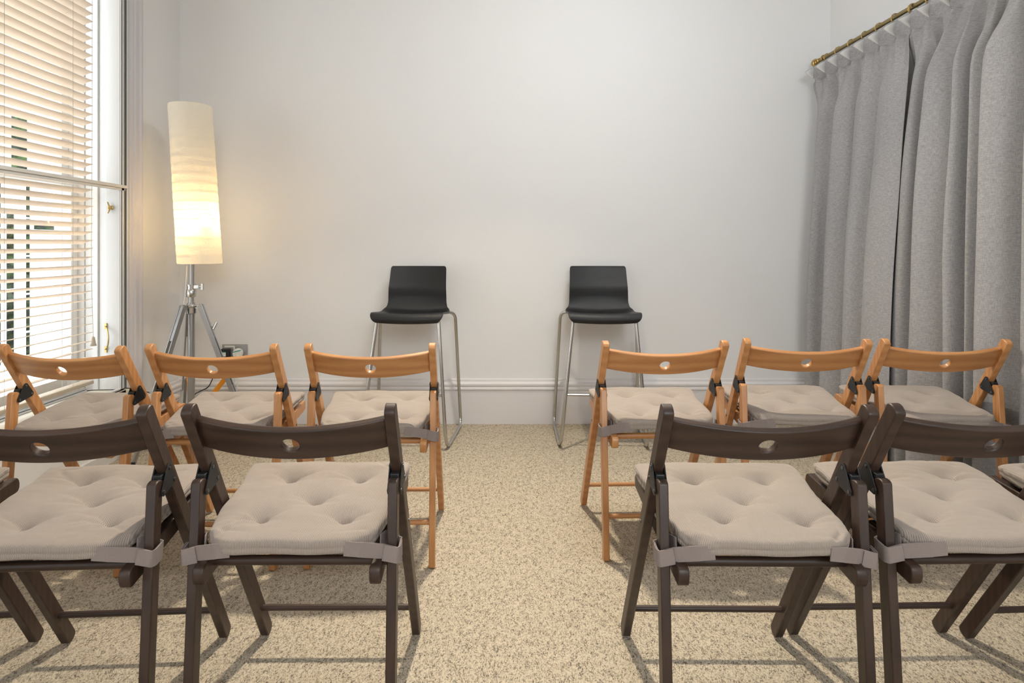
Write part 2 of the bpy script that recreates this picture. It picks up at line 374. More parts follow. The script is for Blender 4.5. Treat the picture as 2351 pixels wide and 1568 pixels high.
tube(b, smooth_path([jamb(250, 464)+Vector((0, -.012, 0)), jamb(253, 470)+Vector((0, -.014, 0)), c+Vector((0, -.016, 0)), jamb(254, 484)+Vector((0, -.014, 0)), jamb(251, 490)+Vector((0, -.012, 0))], 5), [.003+.0012*math.sin(PI*k/20) for k in range(21)], 8)
part('cleat', b, M['brass'], smooth=True)
W2, _p = window('window_2', VY0, VY1, False)
tag(W2, 'plain white sash window in the left wall')

# ------------------------------------------------------------------ venetian blind in window_1
BL = empty('venetian_blind', (-2.095, 3.2, WZ0+.08))
tag(BL, 'cream slatted venetian blind hanging inside the tall left window', 'blind')
inv = Matrix.Translation((2.095, -3.2, -WZ0-.08))
def bpart(nm, bm, m, parent=BL, **k):
    bmesh.ops.transform(bm, matrix=inv, verts=bm.verts[:]); return obj(nm, bm, m, parent, **k)
b = NB(); rnd = random.Random(4)
pitch = 19.25*3.2/F
zs = [H-(11.5+19.25*k-Y0)*3.2/F for k in range(-8, 44)]
zs = [z for z in zs if .44 < z < 2.72]
YA, YE = 2.12, 3.2
nseg = 14
def slat(bm, z, tilt, sag=0, dy=0):
    xi, xo = -2.071, -2.122
    for k in range(1):
        rows = []
        for j in range(nseg+1):
            y = YA+(YE-YA)*j/nseg; r = []
            for i in range(4):
                t = i/3; x = xi+(xo-xi)*t; zz = z-tilt*t+.0025*math.sin(PI*t)+sag*math.sin(PI*j/nseg)+dy*(j/nseg-.5)
                r.append((x, y, zz))
            rows.append(r)
        th = .0024
        T = [[bm.verts.new(p) for p in r] for r in rows]; B = [[bm.verts.new((p[0], p[1], p[2]-th)) for p in r] for r in rows]
        for j in range(nseg):
            for i in range(3):
                bm.faces.new((T[j][i], T[j][i+1], T[j+1][i+1], T[j+1][i])); bm.faces.new((B[j][i], B[j+1][i], B[j+1][i+1], B[j][i+1]))
            bm.faces.new((T[j][0], T[j+1][0], B[j+1][0], B[j][0])); bm.faces.new((T[j][3], B[j][3], B[j+1][3], T[j+1][3]))
        for j in (0, nseg):
            for i in range(3): bm.faces.new((T[j][i], T[j][i+1], B[j][i+1], B[j][i]))
for i, z in enumerate(zs):
    tl = .0185 if z > 1.0 else .0185-.016*(1.0-z)/.5
    slat(b, z, tl+rnd.uniform(-.001, .001), rnd.uniform(-.002, 0), rnd.uniform(-.003, .003))
bpart('slats', b, M['slat'], smooth=True)
b = NB(); box(b, -2.122, -2.068, YA, YE+.005, .405, .424); bpart('bottom_rail', b, M['beige'], bevel=.004)
b = NB(); box(b, -2.125, -2.065, YA, YE, 2.74, 2.78); bpart('head_rail', b, M['slat'], bevel=.003)
b = NB()
for y in (2.62, 3.045, 2.25):
    for x in (-2.068, -2.122): tube(b, [(x, y, .42), (x, y, 2.75)], .0010, 5)
    for z in zs: tube(b, [(-2.068, y, z+.001), (-2.122, y, z-.0185)], .0006, 4)
bpart('ladder_cords', b, M['cord'])
b = NB()
c = [Vector(((212-X0)/F*3.16, 3.16, 2.72)), Vector(((211-X0)/F*3.16, 3.16, 1.6)), Vector(((210-X0)/F*3.16, 3.16, 1.0)), Vector(((213.5-X0)/F*3.16, 3.16, H-(757-Y0)/F*3.16)), Vector(((214.5-X0)/F*3.16, 3.16, H-(772-Y0)/F*3.16))]
tube(b, smooth_path(c, 6), .0012, 5)
cordo = bpart('pull_cord', b, M['cord'])
b = NB(); p = Vector(((214.5-X0)/F*3.16, 3.16, H-(794-Y0)/F*3.16))
lathe(b, [(.0145, 0), (.0145, .004), (.011, .012), (.008, .032), (.006, .044), (.002, .047)], 16, Matrix.Translation(p))
bpart('tassel', b, M['beige'], cordo, smooth=True)

# ------------------------------------------------------------------ outside the window
b = NB(); box(b, -14, XL-.36, -6, 16, -.9, -.8); tag(obj('ground_outside', b, M['paving']), kind='structure')
XF = -5.2
fb = empty('house_facade', (XF, 6.0, -.8)); tag(fb, 'white rendered house opposite seen in glimpses between the blind slats', 'building')
invf = Matrix.Translation((-XF, -6.0, .8))
def fp(nm, bm, m, **k):
    bmesh.ops.transform(bm, matrix=invf, verts=bm.verts[:]); return obj(nm, bm, m, fb, **k)
def fr(px0, px1, py0, py1):     # opening in the facade plane
    ya, yb = XF*F/(px0-X0), XF*F/(px1-X0); ym = (ya+yb)/2
    return ya, yb, H-(py1-Y0)/F*ym, H-(py0-Y0)/F*ym
holes = [fr(*r) for r in ((24, 70, 60, 392), (-60, 10, 412, 850), (13, 40, 480, 850), (58, 76, 412, 850), (78, 145, 512, 528))]
ys_ = sorted({2.5, 12.0} | {v for h in holes for v in h[:2]}); zs2 = sorted({-.8, 6.0} | {v for h in holes for v in h[2:]})
b = NB()
for ya, yb in zip(ys_, ys_[1:]):
    run = None
    for za, zb in zip(zs2, zs2[1:]):
        ym, zm_ = (ya+yb)/2, (za+zb)/2
        if any(h[0] < ym < h[1] and h[2] < zm_ < h[3] for h in holes):
            if run is not None: box(b, XF-.03, XF, ya, yb, run, za); run = None
        elif run is None: run = za
    if run is not None: box(b, XF-.03, XF, ya, yb, run, 6)
bmesh.ops.remove_doubles(b, verts=b.verts[:], dist=1e-4); fp('wall', b, M['facade'])
for h in holes[:4]:
    wd = .018; b = NB(); ya, yb, za, zb = h
    box(b, XF-.025, XF-.005, ya, ya+wd, za, zb); box(b, XF-.025, XF-.005, yb-wd, yb, za, zb); n = max(2, int((zb-za)/.42))
    for k in range(n+1): zz = za+(zb-za-wd)*k/n; box(b, XF-.025, XF-.005, ya+wd, yb-wd, zz, zz+wd)
    fp('window_frame', b, M['trimwhite'])
b = NB(); bmesh.ops.create_grid(b, x_segments=60, y_segments=40, size=1)
for v in b.verts:
    y, z = 8.5+v.co.x*6, 1.1+v.co.y*1.9; n_ = noise.fractal(Vector((y*2.2, z*2.2, 0)), .9, 2, 5)
    v.co = Vector((XF-1.5+.35*n_, y, z+.12*n_))
r_ = bmesh.ops.extrude_face_region(b, geom=b.faces[:]); bmesh.ops.translate(b, verts=[v for v in r_['geom'] if isinstance(v, bmesh.types.BMVert)], vec=(-.6, 0, 0))
tag(obj('hedge', b, M['hedge']), 'dark green leafy hedge glimpsed through the openings of the white house outside', 'hedge', kind='stuff')

# ------------------------------------------------------------------ folding chairs
LA = .469; ZT = .77; SP = .2138; LW = .0115
ldir = Vector((LA, -ZT)).normalized()          # down the long leg, in (y, z)
def leg_outline(p0, p1, w0, r_top=True, n=6, foot_cut=False):
    """side outline of a leg in (y, z): rounded top, softened foot"""
    p0, p1 = Vector(p0), Vector(p1); d = (p1-p0).normalized(); s = Vector((-d.y, d.x)); out = []
    for k in range(n+1):
        a = PI*k/n; out.append(p0+d*w0*.55-d*math.sin(a)*w0*.55+s*math.cos(a)*w0)
    if foot_cut:
        for k in range(n+1):
            a = PI*k/n; out.append(p1-d*w0*.6+d*math.sin(a)*w0*.6-s*math.cos(a)*w0)
    else:
        out += [p1-s*w0-d*.004, p1-s*(w0-.004), p1+s*(w0-.004), p1+s*w0-d*.004]
    return [tuple(q) for q in out]
def make_chair(name, wl, wx):
    R = empty(name)
    for s in (-1, 1):
        b = NB(); prism(b, leg_outline((0, ZT), (LA-.006, .0105), .0175, foot_cut=True), s*SP-LW, s*SP+LW, 0)
        obj('leg', b, wl, R, smooth=True, bevel=.0025, ang=40)
        b = NB(); prism(b, leg_outline((.050, .599), (0, 0), .0165), s*SP-LW+.001, s*SP+LW-.001, 0)
        obj('leg', b, wl, R, smooth=True, bevel=.0025, ang=40)
        # black stop between the two legs
        b = NB(); box(b, s*SP-.0095, s*SP+.0095, .060, .080, .591, .605); obj('hinge_stop', b, M['black'], R, bevel=.002)
        for t in (-1, 1):
            x = s*SP+t*(LW+.0010)
            tri = [Vector((.086, .613)), Vector((.110, .580)), Vector((.060, .569))]
            out = []
            c = sum(tri, Vector((0, 0)))/3
            for k in range(3):
                a = tri[k]; u = (tri[k-1]-a).normalized(); v = (tri[(k+1) % 3]-a).normalized(); r = .0095
                bis = -(u+v).normalized()
                a0 = math.atan2(-u.x, u.y) ; 
                n1 = Vector((-u.y, u.x)); n1 = n1 if n1.dot(a-c) > 0 else -n1
                n2 = Vector((-v.y, v.x)); n2 = n2 if n2.dot(a-c) > 0 else -n2
                for j in range(5):
                    q = (n1*(1-j/4)+n2*(j/4)).normalized(); out.append(tuple(a+q*r))
            b = NB(); prism(b, out, min(x, x+t*.0025), max(x, x+t*.0025), 0)
            hp = obj('hinge_plate', b, M['hinge'], R, bevel=.0006)
            for q in tri:
                b = NB(); lathe(b, [(.0042, 0), (.0042, .0012), (.002, .002)], 10, Matrix.Translation((x+t*.0025, q.x, q.y)) @ Matrix.Rotation(t*PI/2, 4, 'Y'))
                obj('screw', b, M['screw'], hp)
        # seat rail: inside the legs, rounded both ends
        b = NB(); prism(b, leg_outline((-.020, .4165), (.418, .462), .020, foot_cut=True), s*.1845-.0115, s*.1845+.0115, 0)
        obj('seat_rail', b, wl, R, smooth=True, bevel=.0025, ang=40)
    # pivot bolts
    for s in (-1, 1):
        y = .205; z = .770-.205*ZT/LA
        b = NB(); lathe(b, [(.004, 0), (.004, .0015)], 10, Matrix.Translation((s*(SP+LW), y+.004, z+.004)) @ Matrix.Rotation(s*PI/2, 4, 'Y'))
        obj('pivot_bolt', b, M['screw'], R)
    # seat slats under the cushion
    b = NB()
    for k in range(6):
        y = .065+k*.056; z = .4435+y*.1195
        box(b, -.175, .175, y, y+.042, z-.010, z)
    obj('seat', b, wx, R, bevel=.002)
    # rods
    b = NB(); tube(b, [(-SP+.005, .036, .427), (SP-.005, .036, .427)], .0105, 14); obj('stretcher', b, wx, R, smooth=True)
    b = NB(); tube(b, [(-SP+.005, .0105, .150), (SP-.005, .0105, .150)], .0085, 12); obj('stretcher', b, wx, R, smooth=True)
    b = NB(); tube(b, [(-SP+.005, .401, .113), (SP-.005, .401, .113)], .0085, 12); obj('stretcher', b, wx, R, smooth=True)
    # curved back board with a finger hole
    b = NB(); hb = .086; Wd = SP-LW+.004; hr = .0188; th = .017
    us = [-Wd+(Wd-.036)*k/9 for k in range(10)]; us = us+[-u for u in us[::-1]]       # -Wd .. -.036, .036 .. Wd
    vs = [0, .02, hb/2-.036+.0, ]; vs = [0, hb-0.0]
    def P(u, v, d):
        sag = .035*(1-(u/Wd)**2)
        o = Vector((0, ZT))+ldir*(.034+v); nn = Vector((-ldir.y, ldir.x))    # normal pointing forward (+y)
        if nn.x < 0: nn = -nn
        q = o+nn*(d-sag+.004); return (u, q.x, q.y)
    NV = 6
    grid = {}
    def G(i, j, d):
        k = (i, j, d)
        if k not in grid: grid[k] = b.verts.new(P(us[i], hb*j/NV, d))
        return grid[k]
    ths = (-th/2, th/2)
    for d in ths:
        for i in list(range(9))+list(range(10, 19)):
            for j in range(NV): b.faces.new((G(i, j, d), G(i+1, j, d), G(i+1, j+1, d), G(i, j+1, d)))
        # ring between the hole and the square in the middle
        SQ = []
        for j in range(NV+1): SQ.append(G(10, j, d))
        TOPN = 6
        top = [b.verts.new(P(.036-.072*k/TOPN, hb, d)) for k in range(1, TOPN)]
        bot = [b.verts.new(P(-.036+.072*k/TOPN, 0, d)) for k in range(1, TOPN)]
        SQ += top; SQ += [G(9, j, d) for j in range(NV, -1, -1)]; SQ += bot
        HC = []
        for v in SQ:
            # angle from the plan position
            HC.append(None)
        coords = [(.036, hb*j/NV) for j in range(NV+1)]+[(.036-.072*k/TOPN, hb) for k in range(1, TOPN)]+[(-.036, hb*j/NV) for j in range(NV, -1, -1)]+[(-.036+.072*k/TOPN, 0) for k in range(1, TOPN)]
        for k, (u, v) in enumerate(coords):
            a = math.atan2(v-hb/2, u); HC[k] = b.verts.new(P(hr*math.cos(a), hb/2+hr*math.sin(a), d))
        n = len(SQ)
        for k in range(n): b.faces.new((SQ[k], SQ[(k+1) % n], HC[(k+1) % n], HC[k]))
        if d == ths[0]: A = (SQ, HC, top, bot)
        else: B = (SQ, HC, top, bot)
    for k in range(len(A[1])): b.faces.new((A[1][k], A[1][(k+1) % n], B[1][(k+1) % n], B[1][k]))
    d0, d1 = ths
    for i in list(range(9))+list(range(10, 19)):
        for j in (0, NV): b.faces.new((G(i, j, d0), G(i+1, j, d0), G(i+1, j, d1), G(i, j, d1)))
    for i in (0, 19):
        for j in range(NV): b.faces.new((G(i, j, d0), G(i, j+1, d0), G(i, j+1, d1), G(i, j, d1)))
    for q, (lst0, lst1) in (('t', (A[2], B[2])), ('b', (A[3], B[3]))):
        j = NV if q == 't' else 0; e = (G(10, j, d0), G(10, j, d1)), (G(9, j, d0), G(9, j, d1))
        if q == 'b': e = e[::-1]
        ch = [e[0]]+list(zip(lst0, lst1))+[e[1]]
        for k in range(len(ch)-1): b.faces.new((ch[k][0], ch[k+1][0], ch[k+1][1], ch[k][1]))
    obj('backrest', b, wx, R, smooth=True, bevel=.004, ang=50, seg=3)
    return R

light = make_chair('folding_chair', M['wood_l'], M['wood_lx'])
dark = make_chair('folding_chair', M['wood_d'], M['wood_dx'])

# ------------------------------------------------------------------ seat cushions
def make_cushion(seed, name='seat_cushion'):
    rnd = random.Random(seed); nx, ny = 108, 100; b = NB()
    yc, hd = .176, .196; T = .036
    btn = [(-.088+.01, .272), (.098, .270), (.012, .165), (-.088+.01, .078), (.104, .080)]
    btn = [(x+rnd.uniform(-.008, .008), y+rnd.uniform(-.008, .008)) for x, y in btn]
    creases = [(rnd.choice(btn), rnd.uniform(-.5, .5)+rnd.choice((0, PI)), rnd.uniform(.05, .12), rnd.uniform(.0025, .005)) for _ in range(12)]
    arcs = [(bx, by, rnd.uniform(.055, .085), rnd.uniform(.055, .085), rnd.uniform(.25, .45), rnd.uniform(.009, .013)) for bx, by in btn]
    creases += [((s*.165, rnd.choice((.0, .03, .33))), rnd.uniform(-.9, .9)+(PI if s > 0 else 0), rnd.uniform(.06, .1), .004) for s in (-1, 1) for _ in range(3)]
    def plan(u, v):
        # round the corners; rear corners are pulled in by the ties
        r = 1-.035*(abs(u)**6)*(abs(v)**6)
        wd = .178+(.212-.178)*(v+1)/2+.004*math.sin(v*5+seed)
        x = u*wd*r; y = yc+v*hd*r+.003*math.sin(u*6+seed)
        if v < 0: 
            c = max(0, abs(u)-.62)/.38; cv = max(0, -v-.75)/.25
            y += .028*c*c*cv
        return x, y
    def base(y): return .4625+.085*max(0, y-.03)*1.0
    def top(u, v, x, y):
        e = (1-abs(u)**22)*(1-abs(v)**22)
        h = T*(.86+.14*e**.5)+.005*(1-u**4)*(1-v**4)
        for bx, by in btn:
            d = math.hypot(x-bx, (y-by)); h -= .015*math.exp(-(d/.034)**2)+.009*math.exp(-(d/.011)**2)
        for bx, by, l0, l1, sl, amp in arcs:
            dx = x-bx; ax = abs(dx); ln = l1 if dx > 0 else l0
            if ax < ln:
                d = y-(by+sl*ax-1.9*ax*ax); k_ = (1-ax/ln)
                h -= amp*k_*(math.exp(-abs(d)/.003) if d < 0 else math.exp(-(d/.024)**1.4))
        for (cx, cy), a, ln, amp in creases:
            dx, dy = x-cx, y-cy; s = dx*math.cos(a)+dy*math.sin(a)*.6; t = -dx*math.sin(a)+dy*math.cos(a)
            if 0 < s < ln: h -= amp*math.exp(-(t/.006)**2)*(1-s/ln)*min(1, s/.01)-amp*.5*math.exp(-((t-.013)/.009)**2)*(1-s/ln)*min(1, s/.02)
        n = noise.noise(Vector((x*9+seed*3, y*22, seed)))*.0022+noise.noise(Vector((x*28, y*60+seed, 3)))*.0009
        return h+n
    Tt, Bt = [], []
    for j in range(ny+1):
        v = -math.cos(PI*j/ny) if False else -1+2*j/ny; v = math.copysign(abs(v)**.85, v) if v else 0
        rt, rb = [], []
        for i in range(nx+1):
            u = -1+2*i/nx; u = math.copysign(abs(u)**.85, u) if u else 0
            x, y = plan(u, v); z = base(y)
            if v < -.5: z -= .002*(-v-.5)+.010*max(0, (abs(u)-.72)/.28)**1.5*max(0, (-v-.78)/.22)
            rt.append(b.verts.new((x, y, z+top(u, v, x, y)))); rb.append(b.verts.new((x*.985, yc+(y-yc)*.985, z+.001+.002*(abs(u)**8+abs(v)**8))))
        Tt.append(rt); Bt.append(rb)
    for j in range(ny):
        for i in range(nx):
            b.faces.new((Tt[j][i], Tt[j][i+1], Tt[j+1][i+1], Tt[j+1][i])); b.faces.new((Bt[j][i], Bt[j+1][i], Bt[j+1][i+1], Bt[j][i+1]))
    # side walls with a seam bulge half way up
    ring = [(0, i) for i in range(nx)]+[(j, nx) for j in range(ny)]+[(ny, i) for i in range(nx, 0, -1)]+[(j, 0) for j in range(ny, 0, -1)]
    n = len(ring); cx = Vector((0, yc, 0)); lv = []
    for f, out in ((.90, .0018), (.60, .0026), (.50, .0006), (.40, .0026), (.12, .0020)):
        L = []
        for k, (j, i) in enumerate(ring):
            t, bb = Tt[j][i].co, Bt[j][i].co; p = bb.lerp(t, f); d = Vector((p.x, p.y-yc, 0)).normalized()
            L.append(b.verts.new(p+d*(out+.0012*noise.noise(p*60+Vector((seed, 0, 0))))))
        lv.append(L)
    rings = [[Tt[j][i] for j, i in ring]]+lv+[[Bt[j][i] for j, i in ring]]
    for a, c in zip(rings, rings[1:]):
        for k in range(n): b.faces.new((a[k], c[k], c[(k+1) % n], a[(k+1) % n]))
    o = obj(name, b, M['cotton'], None, smooth=True, ang=70)
    for s in (-1, 1):
        b = NB(); z0 = .467+rnd.uniform(-.003, .003); x = SP
        lx0, lx1 = x-LW-.002, x+LW+.002
        yl = .033; w2 = .020     # leg centre at this height
        P = [(s*.120, -.016, z0+.006), (s*.150, -.015, z0+.003), (s*(lx0-.004), yl-w2-.004, z0-.012), (s*lx1, yl-w2-.004, z0-.020), (s*(lx1+.003), yl-w2+.004, z0-.021),
             (s*(lx1+.003), yl+w2, z0-.018), (s*lx0, yl+w2+.004, z0-.010), (s*(lx0-.004), yl+w2, z0-.003), (s*(lx0-.012), yl-.006, z0)]
        ribbon(b, fillet(P, .004, 3), .031, .0026); obj('tie_strap', b, M['strap'], o, smooth=True, ang=40)
        # elastic end folded over the strap, slightly wider
        b = NB(); P = [(s*(lx0-.002), yl-w2-.0075, z0-.014), (s*(lx1+.001), yl-w2-.0075, z0-.020), (s*(lx1+.006), yl-w2+.002, z0-.021), (s*(lx1+.006), yl+.008, z0-.019)]
        ribbon(b, fillet(P, .004, 3), .034, .002); obj('tie_loop', b, M['strap'], o, smooth=True, ang=40)
    # crooked seam tear at the rear face
    return o

chairs = [
 ('D', -1.465, 1.275, .085, 'dark brown folding chair cut by the left frame edge, mostly out of view'),
 ('D', -.957, 1.299, .059, 'dark brown folding chair directly behind the light chair beside the window'),
 ('D', -.441, 1.323, .006, 'dark brown folding chair left of the aisle in the near row'),
 ('D', .574, 1.316, -.011, 'dark brown folding chair right of the aisle in the near row'),
 ('D', 1.064, 1.329, .021, 'dark brown folding chair second from the aisle in the right block'),
 ('D', 1.562, 1.318, .045, 'dark brown folding chair cut by the right frame edge, mostly out of view'),
 ('L', -1.486, 2.12, -.086, 'light beech folding chair right beside the window, its back in front of the blind'),
 ('L', -.982, 2.144, -.002, 'light beech folding chair standing in front of the tripod floor lamp'),
 ('L', -.439, 2.157, .019, 'light beech folding chair left of the aisle, in front of the left bar stool'),
 ('L', .599, 2.217, .037, 'light beech folding chair right of the aisle, in front of the right bar stool'),
 ('L', 1.126, 2.265, -.056, 'light beech folding chair between the aisle chair and the chair by the curtains'),
 ('L', 1.627, 2.259, -.042, 'light beech folding chair standing directly in front of the grey curtains'),
]
cushion_labels = [
 'striped beige cushion at the left frame edge, on a dark chair mostly out of view',
 'striped beige cushion on the dark chair behind the window-side light chair',
 'striped beige cushion on the dark chair left of the aisle, near row',
 'striped beige cushion on the dark chair right of the aisle',
 'striped beige cushion on the dark chair second from the aisle, right side',
 'striped beige cushion at the right frame edge, on a dark chair mostly out of view',
 'creased striped cushion on the light chair beside the window',
 'striped beige cushion on the light chair in front of the floor lamp',
 'striped beige cushion on the light chair left of the aisle, with its right tie showing',
 'striped beige cushion on the light chair right of the aisle, with its left tie showing',
 'striped beige cushion on the middle light chair of the right block',
 'striped beige cushion on the light chair in front of the curtains',
]
seen = set()
for k, (t, x, y, rz, lab) in enumerate(chairs):
    proto = dark if t == 'D' else light
    c = proto if t not in seen else copy_tree(proto); seen.add(t)
    c.location = (x, y, 0); c.rotation_euler = (0, 0, rz)
    tag(c, lab, 'chair', 'dark brown folding chairs in the near row' if t == 'D' else 'light beech folding chairs in the front row')
    cu = make_cushion(k+1); cu.location = (x, y, 0); cu.rotation_euler = (0, 0, rz+random.Random(k).uniform(-.012, .012))
    tag(cu, cushion_labels[k], 'cushion', 'cushions tied to the dark chairs' if t == 'D' else 'cushions tied to the light chairs')

# ------------------------------------------------------------------ bar stools
def make_stool():
    R = empty('bar_stool')
    # shell: profile in (y, z) from the front lip over the seat up the back; widths vary
    prof = [(-.188, .688, .168), (-.197, .699, .184), (-.199, .715, .195), (-.190, .733, .2005), (-.165, .744, .2015), (-.10, .740, .2015), (.0, .731, .2015), (.07, .728, .2015), (.105, .731, .2015), (.124, .738, .196), (.138, .749, .184),
            (.149, .775, .177), (.150, .805, .176), (.149, .835, .175), (.150, .862, .174), (.158, .882, .173), (.168, .905, .172), (.180, .935, .171), (.192, .965, .170), (.199, .982, .168), (.201, .990, .160)]
    prof = [(p.x, p.y, p.z) for p in smooth_path([(a, c, w_) for a, c, w_ in prof], 3)]
    b = NB(); nu = 22; th = .010; G0, G1 = [], []
    m = len(prof)
    for i, (y, z, hw) in enumerate(prof):
        a = prof[max(i-1, 0)]; c = prof[min(i+1, m-1)]; t = Vector((c[0]-a[0], c[1]-a[1])).normalized(); nn = Vector((t.y, -t.x))  # to the underside/back
        r0, r1 = [], []
        s_back = min(1, max(0, (z-.75)/.05)) if y > .1 else 0
        for k in range(nu+1):
            u = -1+2*k/nu
            lift = (1-u*u)*(-.012)*(1-s_back)*(1 if -.15 < y else .4)           # seat dished across
            bow = .022*(1-u*u)*s_back                                         # back curved away
            lip = 0
            p = Vector((u*hw, y+bow+ (0 if y > -.15 else -.012*(1-u*u)), z+lift))
            r0.append(b.verts.new(p)); r1.append(b.verts.new(p+Vector((0, nn.x*th, nn.y*th))))
        G0.append(r0); G1.append(r1)
    for i in range(m-1):
        for k in range(nu):
            b.faces.new((G0[i][k], G0[i][k+1], G0[i+1][k+1], G0[i+1][k])); b.faces.new((G1[i][k], G1[i+1][k], G1[i+1][k+1], G1[i][k+1]))
        b.faces.new((G0[i][0], G0[i+1][0], G1[i+1][0], G1[i][0])); b.faces.new((G0[i][nu], G1[i][nu], G1[i+1][nu], G0[i+1][nu]))
    for i in (0, m-1):
        for k in range(nu): b.faces.new((G0[i][k], G0[i][k+1], G1[i][k+1], G1[i][k]))
    obj('seat_shell', b, M['stool'], R, smooth=True, bevel=.003, ang=60)
    # under-seat block
    b = NB(); box(b, -.16, .16, -.15, .10, .700, .716); obj('seat_support', b, M['black'], R, bevel=.006)
    r = .0098
    for s in (-1, 1):
        b = NB()
        P = [(s*.13, -.13, .710), (s*.172, -.145, .708), (s*.236-.010, -.228, .0115), (s*.258-.006, .262, .0115), (s*.228, .165, .716), (s*.215, .150, .714), (s*.14, .11, .712)]
        P = [Vector(p) for p in P]
        Q = [P[0]]
        path = fillet([P[0], P[1], P[2], P[3], P[4], P[6]], [0, .03, .10, .07, .05, 0], 9)
        tube(b, path, r, 12); obj('leg', b, M['chrome'], R, smooth=True, ang=60)
    b = NB(); z = .292; f = (.700-z)/(.700-.0095); x = .172+(.250-.172)*f; y = -.145-.06*f
    tube(b, [(-x*.955, y, z), (x*.955, y, z)], .0075, 12); obj('footrest', b, M['chrome'], R, smooth=True, ang=60)
    b = NB(); tube(b, [(-.16, -.06, .70), (.16, -.06, .70)], .006, 8); obj('cross_brace', b, M['chrome'], R, smooth=True)
    return R
st = make_stool(); st.location = (-.489, 3.61, 0); st.rotation_euler = (0, 0, -.05)
tag(st, 'black plastic bar stool on chrome sled legs, standing left of the aisle against the wall', 'bar stool', 'black bar stools against the back wall')
s2 = copy_tree(st); s2.location = (.603, 3.61, 0); s2.rotation_euler = (0, 0, -.055)
tag(s2, 'black plastic bar stool on chrome sled legs, standing right of the aisle against the wall', 'bar stool', 'black bar stools against the back wall')

# ------------------------------------------------------------------ tripod floor lamp
LX, LY = -1.69, 3.45
L = empty('floor_lamp', (LX, LY, 0)); tag(L, 'lit paper column floor lamp on a silver photographic tripod in the corner', 'floor lamp')
b = NB(); tube(b, [(0, 0, .10), (0, 0, .80)], .0185, 18); obj('centre_column', b, M['steel'], L, smooth=True, ang=60)
b = NB(); tube(b, [(0, 0, .78), (.004, 0, 1.06)], .0135, 16); up_ = obj('extension_tube', b, M['steel'], L, smooth=True, ang=60)
b = NB(); lathe(b, [(.024, .830), (.026, .833), (.026, .868), (.024, .871), (.021, .872), (.021, .892), (.024, .893), (.024, .899), (.014, .900)], 24); cl = obj('clamp_collar', b, M['chrome'], L, smooth=True)
b = NB(); box(b, .018, .046, -.012, .008, .876, .897); tube(b, [(.04, -.002, .887), (.058, -.002, .886)], .0045, 8); box(b, .056, .068, -.008, .004, .868, .905); obj('wing_knob', b, M['chrome'], cl, bevel=.002)
b = NB(); lathe(b, [(.022, .738), (.026, .741), (.026, .772), (.034, .776), (.034, .782), (.024, .784), (.022, .79)], 24)
for a in (4, 124, 244):
    a = math.radians(a); mt = Matrix.Rotation(a, 4, 'Z')
    v0 = len(b.verts); b.verts.ensure_lookup_table(); before = set(b.verts)
    box(b, .02, .056, -.011, .011, .768, .786); tube(b, [(.053, -.019, .777), (.053, .019, .777)], .005, 8)
    bmesh.ops.transform(b, matrix=mt, verts=[v for v in b.verts if v not in before])
obj('leg_collar', b, M['chrome'], L, smooth=True)
def legpt(a, z, off=0, dr=0):
    r = .053+(.335-.053)*(.777-z)/.777+dr
    return Vector((r*math.cos(a)-off*math.sin(a), r*math.sin(a)+off*math.cos(a), z))
for adeg in (4, 124, 244):
    a = math.radians(adeg); lat = Vector((-math.sin(a), math.cos(a), 0))
    b = NB()
    for o_ in (-.0135, .0135): ribbon(b, [legpt(a, .785, o_), legpt(a, .28, o_)], .024, .006, up=lat.cross(Vector((0, 0, 1))).normalized())
    ribbon(b, [legpt(a, .34), legpt(a, .012)], .018, .013, up=Vector((math.cos(a), math.sin(a), 0)))
    ribbon(b, [legpt(a, .79), legpt(a, .60)], .016, .020, up=Vector((math.cos(a), math.sin(a), 0)))
    lg = obj('leg', b, M['steel'], L, bevel=.001)
    b = NB(); lathe(b, [(.011, 0), (.013, .003), (.010, .02), (.004, .022)], 14, Matrix.Translation(legpt(a, .0))); obj('rubber_foot', b, M['black'], lg)
    if adeg == 4:
        b = NB(); p = legpt(a, .66, 0, .014); tube(b, [p, p+Vector((.016, -.002, .008))], .004, 8); q = p+Vector((.02, -.002, .01))
        tube(b, [q+Vector((-.006, -.014, -.018)), q+Vector((.006, .002, .018))], .008, 8); obj('wing_knob', b, M['steel'], lg, smooth=True)
    # brace from leg to lower column
    b = NB(); e = legpt(a, .385, 0, -.006); i_ = Vector((.022*math.cos(a), .022*math.sin(a), .17))
    ribbon(b, [e, i_], .026, .005)
    obj('brace', b, M['orange'], L)
b = NB(); lathe(b, [(.019, .155), (.024, .157), (.024, .185), (.019, .187)], 20); obj('lower_collar', b, M['chrome'], L, smooth=True)
# paper shade, leaning, with wire rings
tc_, bc_ = Vector(((436.5-X0)/F*LY, LY, H-(243-Y0)/F*LY)), Vector(((459-X0)/F*LY, LY, H-(605-Y0)/F*LY))
tc_ -= Vector((LX, LY, 0)); bc_ -= Vector((LX, LY, 0))
b = NB(); nr, ns = 90, 72; rows = []
nring = 18
for j in range(nr+1):
    t = j/nr; c = bc_.lerp(tc_, t); rr = .1150-.003*t; q = (t*nring) % 1
    pinch = -.0011*math.exp(-((min(q, 1-q))/.12)**2); row = []
    for k in range(ns):
        a = 2*PI*k/ns; nz = noise.noise(Vector((math.cos(a)*3, math.sin(a)*3, t*14)))*.0012+noise.noise(Vector((math.cos(a)*9, math.sin(a)*9, t*45)))*.0006
        r2 = rr+pinch+nz*(1 if 0 < j < nr else .3); row.append(b.verts.new(c+Vector((r2*math.cos(a), r2*math.sin(a), 0))))
    rows.append(row)
for j in range(nr):
    for k in range(ns): b.faces.new((rows[j][k], rows[j][(k+1) % ns], rows[j+1][(k+1) % ns], rows[j+1][k]))
sh = obj('lamp_shade', b, M['paper'], L, smooth=True, ang=80)
b = NB()
